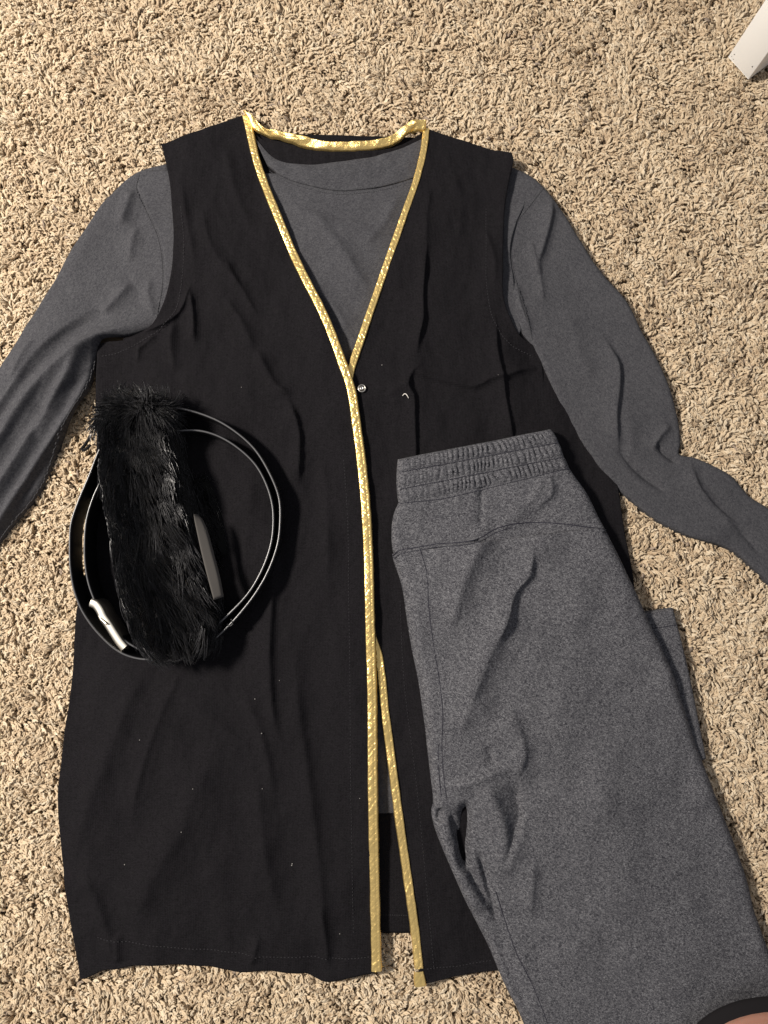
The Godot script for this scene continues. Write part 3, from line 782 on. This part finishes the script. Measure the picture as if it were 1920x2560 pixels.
	var leg := cloth(ll, lr, func(p, a, b):
		var y: float = top.call(p) + 0.0006
		# the seat's upper seam is bowed: the panel starts a little higher in the middle
		return y + 0.0006 * smoothstep(0.0, 0.03, b) - 0.010 * smoothstep(0.55, 1.0, a) * smoothstep(0.25, 0.6, b),
		[[plan([145.9, 146.2, 155.9, 171.7, 161.7, 190.1, 162.9, 204.3, 157.9, 219.8, 150.1, 233.5]), 6, 30, 8], [plan([107.9, 233.5, 124.1, 249.3, 136.3, 276.4, 141.5, 298.9, 137.9, 323.4, 129.6, 345.6]), 9, 22, 14], [plan([151.1, 228.9, 157.3, 251.6, 159.2, 272.4, 153.8, 290.4, 144.0, 314.5, 133.4, 341.2]), -6, 20, 3], [plan([95.5, 252.5, 97.2, 269.7, 96.4, 292.2, 93.9, 314.5, 95.4, 341.2]), -15, 11, 3.5],
		[plan([71.1, 258.4, 82.1, 285.9, 96.9, 333.2, 113.2, 362.4, 133.5, 394.0]), -6, 3, 6], [plan([107.0, 305.6, 116.3, 339.9, 125.5, 373.0, 131.1, 398.4]), -5, 3, 7], [plan([68.2, 264.3, 64.4, 271.9, 63.4, 283.2]), -7, 4, 5], [plan([175.4, -50.6, 176.5, -28.9, 174.1, -5.8, 156.8, 14.4, 144.7, 47.7, 128.9, 80.8]), 6, 30, 5], [plan([158.8, 14.4, 142.3, 52.9, 117.7, 99.1, 96.6, 155.5, 82.4, 201.5]), 8, 34, 17], [plan([204.2, -77.4, 189.1, -53.1, 181.0, -14.4]), 4, 24, 20], [plan([252.2, -57.9, 278.7, 23.9, 304.2, 118.3]), 3, 40, 30], [plan([173.6, 233.5, 215.2, 256.1, 280.9, 251.6]), 4, 30, 30],
		[plan([135.9, -62.8, 118.1, -43.4, 96.4, 0.0, 76.6, 61.9]), 7, 26, 16], [plan([70.3, 242.5, 103.2, 233.5, 131.5, 222.1, 152.7, 217.5]), 4.5, 14, 6], [plan([120.2, 192.4, 124.8, 201.5, 127.4, 215.2]), -3, 6, 4], [plan([171.9, 314.5, 170.4, 345.6, 166.7, 389.7]), 4, 26, 7], [plan([128.8, 402.8, 141.9, 441.9, 168.3, 493.5]), -3, 4, 8], [plan([222.0, -14.4, 230.7, 23.9, 224.6, 71.4]), 2, 24, 20],
		[plan([229.4, 71.4, 208.6, 141.6, 202.5, 201.5]), 2.5, 30, 30], [plan([104.3, 141.6, 132.4, 164.7, 156.0, 164.7]), 3, 16, 12], [plan([277.5, 210.7, 279.2, 301.1, 294.8, 389.7]), 2, 40, 40], [plan([74.5, 301.1, 88.0, 345.6, 110.5, 389.7]), 5, 14, 14]],
		{"step": 0.0025, "edge": 0.016, "radius": 0.014, "drop": 0.014, "tile": 0.30, "turn": -18.0, "swell": 1.45, "sharp": 0.9, "ends": [false, false]})
	part("upper_leg", leg.mesh, M.fleece, t)
	part("yoke_seam", cord(plan([10.6, -29.8, 19.3, -35.6, 41.0, -39.4, 62.8, -43.3, 91.8, -45.2, 113.6, -49.6, 135.5, -61.7, 159.9, -68.0, 189.0, -69.4, 218.0, -67.5, 246.9, -63.6, 270.1, -60.7]), leg.heights, yoke.heights, 0.0007, -0.0003), M.thread_navy, t)
	part("yoke_seam", cord(plan([12.5, -25.9, 20.3, -31.7, 41.5, -35.6, 63.3, -39.4, 92.2, -41.3, 114.5, -45.7, 136.9, -57.8, 160.3, -64.1]), leg.heights, yoke.heights, 0.0005, -0.0003), M.thread_navy, t)
	part("crotch_seam", cord(plan([43.4, -37.5, 51.0, -9.6, 53.6, 33.4, 59.5, 80.6, 65.4, 118.0, 68.9, 155.1, 67.7, 191.9, 69.3, 223.8, 72.8, 253.3]), leg.heights, yoke.heights, 0.00045, -0.0002), M.thread_navy, t)
	part("crotch_seam", cord(plan([63.5, 191.9, 64.2, 223.8, 66.8, 251.0]), leg.heights, yoke.heights, 0.0005, -0.0002), M.thread_navy, t)
	part("inseam", cord(plan([129.1, 358.0, 138.8, 388.7, 151.0, 423.6, 168.6, 458.1, 185.9, 500.9]), leg.heights, yoke.heights, 0.0005, -0.0002), M.thread_navy, t)


func cord(path: PackedVector2Array, a: Dictionary, b: Dictionary, r: float, lift: float) -> ArrayMesh:
	var c := curve(path, 0.003)
	var pts := PackedVector3Array()
	var rad := PackedFloat32Array()
	var last := 0.03
	for p in c:
		last = maxf(height_at(a, p, -1.0), height_at(b, p, -1.0)) if maxf(height_at(a, p, -1.0), height_at(b, p, -1.0)) > 0.0 else last
		pts.append(Vector3(p.x, last + lift, p.y))
		rad.append(r)
	var soft := pts.duplicate()
	for k in range(1, pts.size() - 1):
		soft[k].y = (pts[k - 1].y + pts[k].y * 2.0 + pts[k + 1].y) * 0.25
	return tube(soft, rad, 5)


# ---------------------------------------------------------------- belt
func belt_strip(path: PackedVector2Array, y0: float, y1: float, thick: float, lean: float) -> ArrayMesh:
	var c := curve(path, 0.004)
	var ring := [[-0.5, 0.0], [-0.5, 0.25], [-0.5, 0.5], [-0.5, 0.75], [-0.5, 0.955], [-0.28, 0.992], [0.0, 1.0], [0.28, 0.992], [0.5, 0.955], [0.5, 0.75], [0.5, 0.5], [0.5, 0.25], [0.5, 0.0], [-0.5, 0.0]]
	var v := PackedVector3Array()
	var uv := PackedVector2Array()
	var run := 0.0
	for i in c.size():
		var d := (c[mini(i + 1, c.size() - 1)] - c[maxi(i - 1, 0)]).normalized()
		var side := Vector2(-d.y, d.x)
		if i:
			run += c[i].distance_to(c[i - 1])
		for q in ring:
			var p: Vector2 = c[i] + side * (q[0] * thick + lean * (1.0 - q[1]))
			v.append(Vector3(p.x, lerpf(y0, y1, q[1]), p.y))
			uv.append(Vector2(run * 8.0, q[1] * 0.3 + q[0]))
	return grid_mesh(v, uv, c.size(), ring.size())


func make_belt() -> void:
	var t := thing("leather_belt", "shiny black leather belt coiled on its edge around the black fur piece", "belt")
	# the outer turn and the inner one are a single strap that winds round almost twice
	var strap := plan([-244.3, 94.5, -225.7, 87.1, -192.9, 62.9, -161.9, 28.7, -141.2, -3.8, -127.9, -39.4, -124.5, -69.6, -126.4, -98.5, -137.9, -127.6, -156.2, -156.9, -180.4, -179.0, -207.9, -195.3, -244.1, -206.7, -282.2, -209.2, -315.7, -195.3, -339.9, -165.8, -355.6, -124.7, -368.6, -89.8, -374.8, -66.2, -375.1, -39.4, -373.0, -12.8, -367.1, 13.7, -355.7, 38.6, -336.7, 62.9, -311.9, 83.8, -287.2, 92.2, -262.3, 91.2, -237.6, 82.0, -209.9, 62.9, -184.4, 40.9, -160.3, 14.6, -144.6, -13.7, -135.1, -42.8, -132.6, -69.6, -134.9, -93.2, -143.5, -118.4, -156.4, -139.8, -176.1, -158.4, -198.1, -172.2, -220.1, -179.5, -242.5, -180.5, -281.1, -175.6, -319.0, -151.1, -341.8, -116.9, -355.6, -76.3, -357.4, -38.0, -353.2, -4.7, -343.0, 23.6, -325.9, 49.8, -306.3, 70.4, -289.5, 80.6])
	part("strap", belt_strip(strap, 0.008, 0.040, 0.0034, 0.0), M.leather, t)
	var bead := PackedVector3Array()
	var bead_r := PackedFloat32Array()
	for q in curve(strap, 0.004):
		bead.append(Vector3(q.x, 0.0396, q.y))
		bead_r.append(0.00125)
	part("polished_edge", tube(bead, bead_r, 8), M.belt_edge, t)
	# buckle: a plate bent like a brace, standing beside the strap
	var b := plan([-346.9, 26.3, -341.2, 28.6, -335.8, 34.7, -331.2, 43.5, -325.2, 51.5, -318.3, 61.7, -310.4, 72.8, -304.5, 79.3])
	part("buckle", belt_strip(b, 0.012, 0.043, 0.0105, 0.0), M.steel, t)
	part("buckle_prong", tube(PackedVector3Array([Vector3(b[1].x + 0.004, 0.040, b[1].y + 0.012), Vector3(b[3].x - 0.001, 0.043, b[3].y + 0.003), Vector3(b[4].x, 0.046, b[4].y)]), PackedFloat32Array([0.0016, 0.0018, 0.0012]), 8), M.steel, t)
	part("keeper_loop", belt_strip(plan([-185.4, 51.4, -182.1, 54.2, -178.4, 51.4, -180.8, 45.8]), 0.010, 0.041, 0.0022, 0.0), M.leather, t)


# ---------------------------------------------------------------- fur
func make_fur() -> void:
	var t := thing("fur_cuff", "long haired black faux fur cuff lying across the coiled belt", "fur cuff")
	var l := plan([-337.5, -212.9, -348.0, -188.7, -344.3, -145.6, -338.9, -102.8, -331.8, -65.1, -324.8, -27.8, -317.3, 9.2, -309.4, 36.8, -299.2, 64.1, -287.1, 80.0])
	var r := plan([-259.3, -220.2, -250.4, -193.6, -243.5, -150.3, -235.1, -117.0, -227.7, -88.6, -221.5, -65.1, -214.3, -37.1, -204.2, -4.6, -193.1, 32.2, -195.5, 68.7])
	var hill := func(p, a, b):
		var arch := pow(maxf(0.0, sin(PI * a)), 0.55)
		return 0.040 + 0.044 * arch * (0.75 + 0.25 * sin(PI * clampf(b, 0.0, 1.0))) + waves.get_noise_2d(p.x * 20, p.y * 20) * 0.003
	var pelt := cloth(l, r, hill, [], {"step": 0.004, "edge": 0.016, "radius": 0.014, "drop": 0.020, "tile": 0.1})
	part("backing", pelt.mesh, M.pelt, t)
	var coat := part("fur_hair", hair_mesh(pelt, 27000, 0.040, 41, Vector2(0.20, 1.0)), M.fur, t)
	coat.set_meta("kind", "stuff")
	# flap of the same fur, lower down inside the belt
	var low := cloth(plan([-241.6, -122.7, -235.8, -88.0, -227.5, -53.6, -221.9, -24.3]), plan([-217.1, -127.7, -204.0, -92.9, -195.8, -58.5, -190.3, -29.1]), func(_p, a, _b): return 0.014 + 0.008 * sin(PI * a), [], {"step": 0.005, "edge": 0.006, "radius": 0.008, "drop": 0.008})
	part("lower_flap", low.mesh, M.pelt, t)
	var lower_hair := part("fur_hair", hair_mesh(low, 1100, 0.026, 77, Vector2(0.75, 1.0)), M.fur, t)
	lower_hair.set_meta("kind", "stuff")
	# the grey lining that shows at the right side
	var lining := cloth(plan([-223.3, -77.5, -222.2, -70.0, -219.0, -55.9, -212.7, -30.2, -205.6, -4.6, -197.5, 23.1]), plan([-221.5, -77.4, -215.3, -71.3, -208.8, -57.1, -201.6, -32.7, -193.5, -4.7, -188.3, 19.5]), func(_p, a, _b): return 0.0600 - 0.006 * a, [], {"step": 0.002, "edge": 0.002, "radius": 0.002, "drop": 0.004, "tile": 0.05})
	part("lining", lining.mesh, M.lining, t)
	# loose cord at the upper left corner
	var c := plan([-359.6, -176.1, -363.2, -169.7, -366.9, -163.8, -369.6, -159.9, -367.1, -157.9, -362.9, -160.9, -359.2, -164.8])
	var pts := PackedVector3Array()
	var rad := PackedFloat32Array()
	for p in curve(c, 0.002):
		pts.append(Vector3(p.x, 0.030, p.y))
		rad.append(0.0019)
	part("tie_cord", tube(pts, rad, 7), M.dark_cloth, t)


func cell_shift(x: float) -> float:
	return floorf(x / 0.011) * 3.7


func hair_mesh(pelt: Dictionary, count: int, length: float, seed_: int, flow: Vector2) -> ArrayMesh:
	var r := RandomNumberGenerator.new()
	r.seed = seed_
	var n := FastNoiseLite.new()
	n.seed = seed_
	n.frequency = 1.0
	var top: PackedVector3Array = pelt.top
	var rows: int = pelt.rows
	var cols: int = pelt.cols
	var v := PackedVector3Array()
	var nn := PackedVector3Array()
	var idx := PackedInt32Array()
	var segs := 5
	for k in count:
		var fi := r.randf() * (rows - 1.001)
		var fj := r.randf() * (cols - 1.001)
		var i := int(fi)
		var j := int(fj)
		if (j < 5 or j > cols - 7) and r.randf() < 0.85:
			continue
		var p := top[i * cols + j].lerp(top[(i + 1) * cols + j], fi - i).lerp(top[i * cols + j + 1], (fj - j))
		var du := (top[(i + 1) * cols + j] - top[i * cols + j]).normalized()
		var dv := (top[i * cols + j + 1] - top[i * cols + j]).normalized()
		var up := dv.cross(du).normalized()
		if up.y < 0.0:
			up = -up
		var u := fi / rows
		var s := fj / cols
		# lock: hairs that share a cell lean to the same tip
		var cell := Vector2(floorf(p.x / 0.011 + 1.4 * n.get_noise_2d(p.z * 50, p.x * 20)), floorf(p.z / 0.024 + 1.3 * n.get_noise_2d(cell_shift(p.x), 5.0)))
		var lock := Vector2(n.get_noise_2d(cell.x * 7.3 + 0.5, cell.y * 3.1), n.get_noise_2d(cell.x * 2.7, cell.y * 5.9 + 0.5))
		var home := Vector2((cell.x + 0.5) * 0.011, (cell.y + 0.5) * 0.024) - Vector2(p.x, p.z)
		var swirl := n.get_noise_2d(p.x * 26, p.z * 16) * 1.5
		var away := s - 0.5
		var along := 1.0
		var rise := 0.16
		if u < 0.10:  # the open end: hair stands out in every direction
			along = lerpf(-0.8, 0.8, u / 0.10) + r.randfn(0.0, 0.25) + lock.y * 0.6
			rise = 0.5
		var d := du * along * flow.y + dv * (away * 0.35 + swirl * 0.42 + lock.x * 0.35 + flow.x * 0.2 + r.randfn(0.0, 0.07)) + up * (rise + lock.y * 0.3 + r.randfn(0.0, 0.07))
		d = d.normalized()
		var len := length * r.randf_range(0.55, 1.15) * lerpf(0.5, 1.0, smoothstep(0.02, 0.2, u))
		var curl := dv * (n.get_noise_2d(cell.x * 1.7 + 9.0, cell.y * 1.3) * 0.7 + r.randfn(0.0, 0.12))
		var w := r.randf_range(0.00024, 0.00046)
		var first := v.size()
		var side := d.cross(up).normalized()
		var q := p
		for m in segs + 1:
			var t := float(m) / segs
			var dir := (d + curl * t * 0.8 - up * t * (rise + 0.45) * (1.0 if u > 0.10 else 0.5) + Vector3.DOWN * t * absf(away) * 0.9).normalized()
			if m:
				q += dir * len / segs
			q += Vector3(home.x, 0, home.y) * (Vector3(0.24, 0, 0.10) * t if u > 0.1 else Vector3(0.16, 0, 0.06) * t)
			var a := dir.cross(side).normalized()
			var b := dir.cross(a)
			var wid := w * (1.0 - 0.75 * t * t)
			for c in 3:
				var e := a * cos(TAU * c / 3.0) + b * sin(TAU * c / 3.0)
				v.append(q + e * wid)
				nn.append(e)
		for m in segs:
			for c in 3:
				var o := first + m * 3
				var c1 := (c + 1) % 3
				idx.append_array(PackedInt32Array([o + c, o + c1, o + 3 + c, o + c1, o + 3 + c1, o + 3 + c]))
	return arrays_mesh(v, nn, PackedVector2Array(), idx)


# ---------------------------------------------------------------- furniture leg
func make_furniture_leg() -> void:
	var foot := plan([459.7, -696.0, 485.4, -663.4, 515.4, -687.4])
	var a := foot[0]
	var b := foot[1]
	var along := (b - a)
	var deep := along.rotated(-PI / 2).normalized() * along.length()
	var t := thing("furniture_leg", "white painted square furniture leg standing on the carpet at the upper right corner", "furniture leg")
	var c := 0.0009
	var ring := PackedVector2Array()
	for q in [[0, 0], [1, 0], [1, 1], [0, 1]]:
		var p: Vector2 = a + along * q[0] + deep * q[1]
		var u := along.normalized() * (1 if q[0] == 0 else -1) * c
		var w := deep.normalized() * (1 if q[1] == 0 else -1) * c
		if q[0] == q[1]:
			ring.append(p + w)
			ring.append(p + (u + w) * 0.29)
			ring.append(p + u)
		else:
			ring.append(p + u)
			ring.append(p + (u + w) * 0.29)
			ring.append(p + w)
	var st := SurfaceTool.new()
	st.begin(Mesh.PRIMITIVE_TRIANGLES)
	var ys := [0.0022, 0.0032, 0.62]
	for k in 2:
		for i in ring.size():
			var p := ring[i]
			var q := ring[(i + 1) % ring.size()]
			var mid := a + along * 0.5 + deep * 0.5
			var s0 := 0.985 if k == 0 else 1.0
			var p0 := mid + (p - mid) * s0
			var q0 := mid + (q - mid) * s0
			for x in [Vector3(p0.x, ys[k], p0.y), Vector3(q.x, ys[k + 1], q.y), Vector3(p.x, ys[k + 1], p.y), Vector3(p0.x, ys[k], p0.y), Vector3(q0.x, ys[k], q0.y), Vector3(q.x, ys[k + 1], q.y)]:
				st.add_vertex(x)
	for y in [0.0022, 0.62]:
		for i in range(1, ring.size() - 1):
			for p in [ring[0], ring[i], ring[i + 1]]:
				st.add_vertex(Vector3(p.x, y, p.y))
	st.generate_normals()
	part("post", st.commit(), M.white, t)
	# small scuffs near its foot
	var marks := [[0.86, 0.020, 0.0012], [0.14, 0.012, 0.0009], [0.20, 0.006, 0.0007], [0.10, 0.007, 0.0006]]
	for m in marks:
		var p: Vector2 = a + along * m[0] - deep.normalized() * 0.0002
		var sp := SphereMesh.new()
		sp.radius = m[2]
		sp.height = m[2] * 1.2
		sp.radial_segments = 7
		sp.rings = 4
		var o := part("scuff_mark", sp, M.scuff, t)
		o.position = Vector3(p.x, m[1], p.y)
		o.scale = Vector3(1, 1.3, 0.5)


# ---------------------------------------------------------------- the person at the corner
func make_person() -> void:
	var t := thing("person", "bare skin of a person edged with black cloth at the lower right corner", "person")
	var at := plan([431.9, 537.9])[0]
	part("foot", foot_shape(1.0), M.skin, t).position = Vector3(at.x, 0.055, at.y)
	part("black_cloth_edge", foot_shape(1.0, 0.0100, 0.62), M.dark_cloth, t).position = Vector3(at.x, 0.048, at.y)


func foot_shape(_k: float, grow := 0.0, high := 1.0) -> ArrayMesh:
	var s := SphereMesh.new()
	s.radius = 1.0
	s.height = 2.0
	s.radial_segments = 44
	s.rings = 24
	var a := s.get_mesh_arrays()
	var v: PackedVector3Array = a[Mesh.ARRAY_VERTEX]
	for k in v.size():
		var q := v[k]
		# broad and rounded in front, running back towards the viewer and rising there
		var back := maxf(0.0, q.z)
		v[k] = Vector3(q.x * (0.098 + grow) * (1.0 - 0.25 * back), q.y * (0.030 + 0.03 * back) * high + 0.02 * back, q.z * (0.066 + grow + 0.10 * back))
	a[Mesh.ARRAY_VERTEX] = v
	var m := ArrayMesh.new()
	m.add_surface_from_arrays(Mesh.PRIMITIVE_TRIANGLES, a)
	var st := SurfaceTool.new()
	st.create_from(m, 0)
	st.generate_normals()
	return st.commit()


func _ready() -> void:
	rng.seed = 20
	waves.seed = 3
	waves.frequency = 1.0
	waves.fractal_octaves = 2
	ripples.seed = 12
	ripples.frequency = 1.0
	ripples.fractal_octaves = 3
	# camera: straight above, tipped a little towards the top
	var cam := Camera3D.new()
	cam.name = "camera"
	cam.position = Vector3(0, 0.88, 0)
	cam.rotation_degrees = Vector3(-90 + 5.5171, 0, 0)
	cam.fov = 72.055
	cam.near = 0.01
	cam.far = 40.0
	add_child(cam)
	cam.current = true
	var env := Environment.new()
	env.background_mode = Environment.BG_COLOR
	env.background_color = Color(0.97, 0.97, 1.0)
	env.background_energy_multiplier = 0.31
	env.tonemap_mode = Environment.TONE_MAPPER_LINEAR
	env.tonemap_exposure = 1.0
	env.sdfgi_enabled = true
	env.ssao_enabled = true
	env.ssil_enabled = true
	var we := WorldEnvironment.new()
	we.name = "room_light"
	we.environment = env
	add_child(we)
	# the ceiling lamp of the room, up on the left
	var lamp := OmniLight3D.new()
	lamp.name = "ceiling_lamp"
	lamp.position = Vector3(-1.65, 1.85, -0.50)
	lamp.light_color = Color(1.0, 0.965, 0.92)
	lamp.light_energy = 10.2
	lamp.light_size = 0.15
	lamp.omni_range = 12.0
	lamp.omni_attenuation = 2.0
	lamp.shadow_enabled = true
	add_child(lamp)
	make_materials()
	make_carpet()
	make_shirt()
	make_tunic()
	make_trousers()
	make_belt()
	make_fur()
	make_furniture_leg()
	make_person()
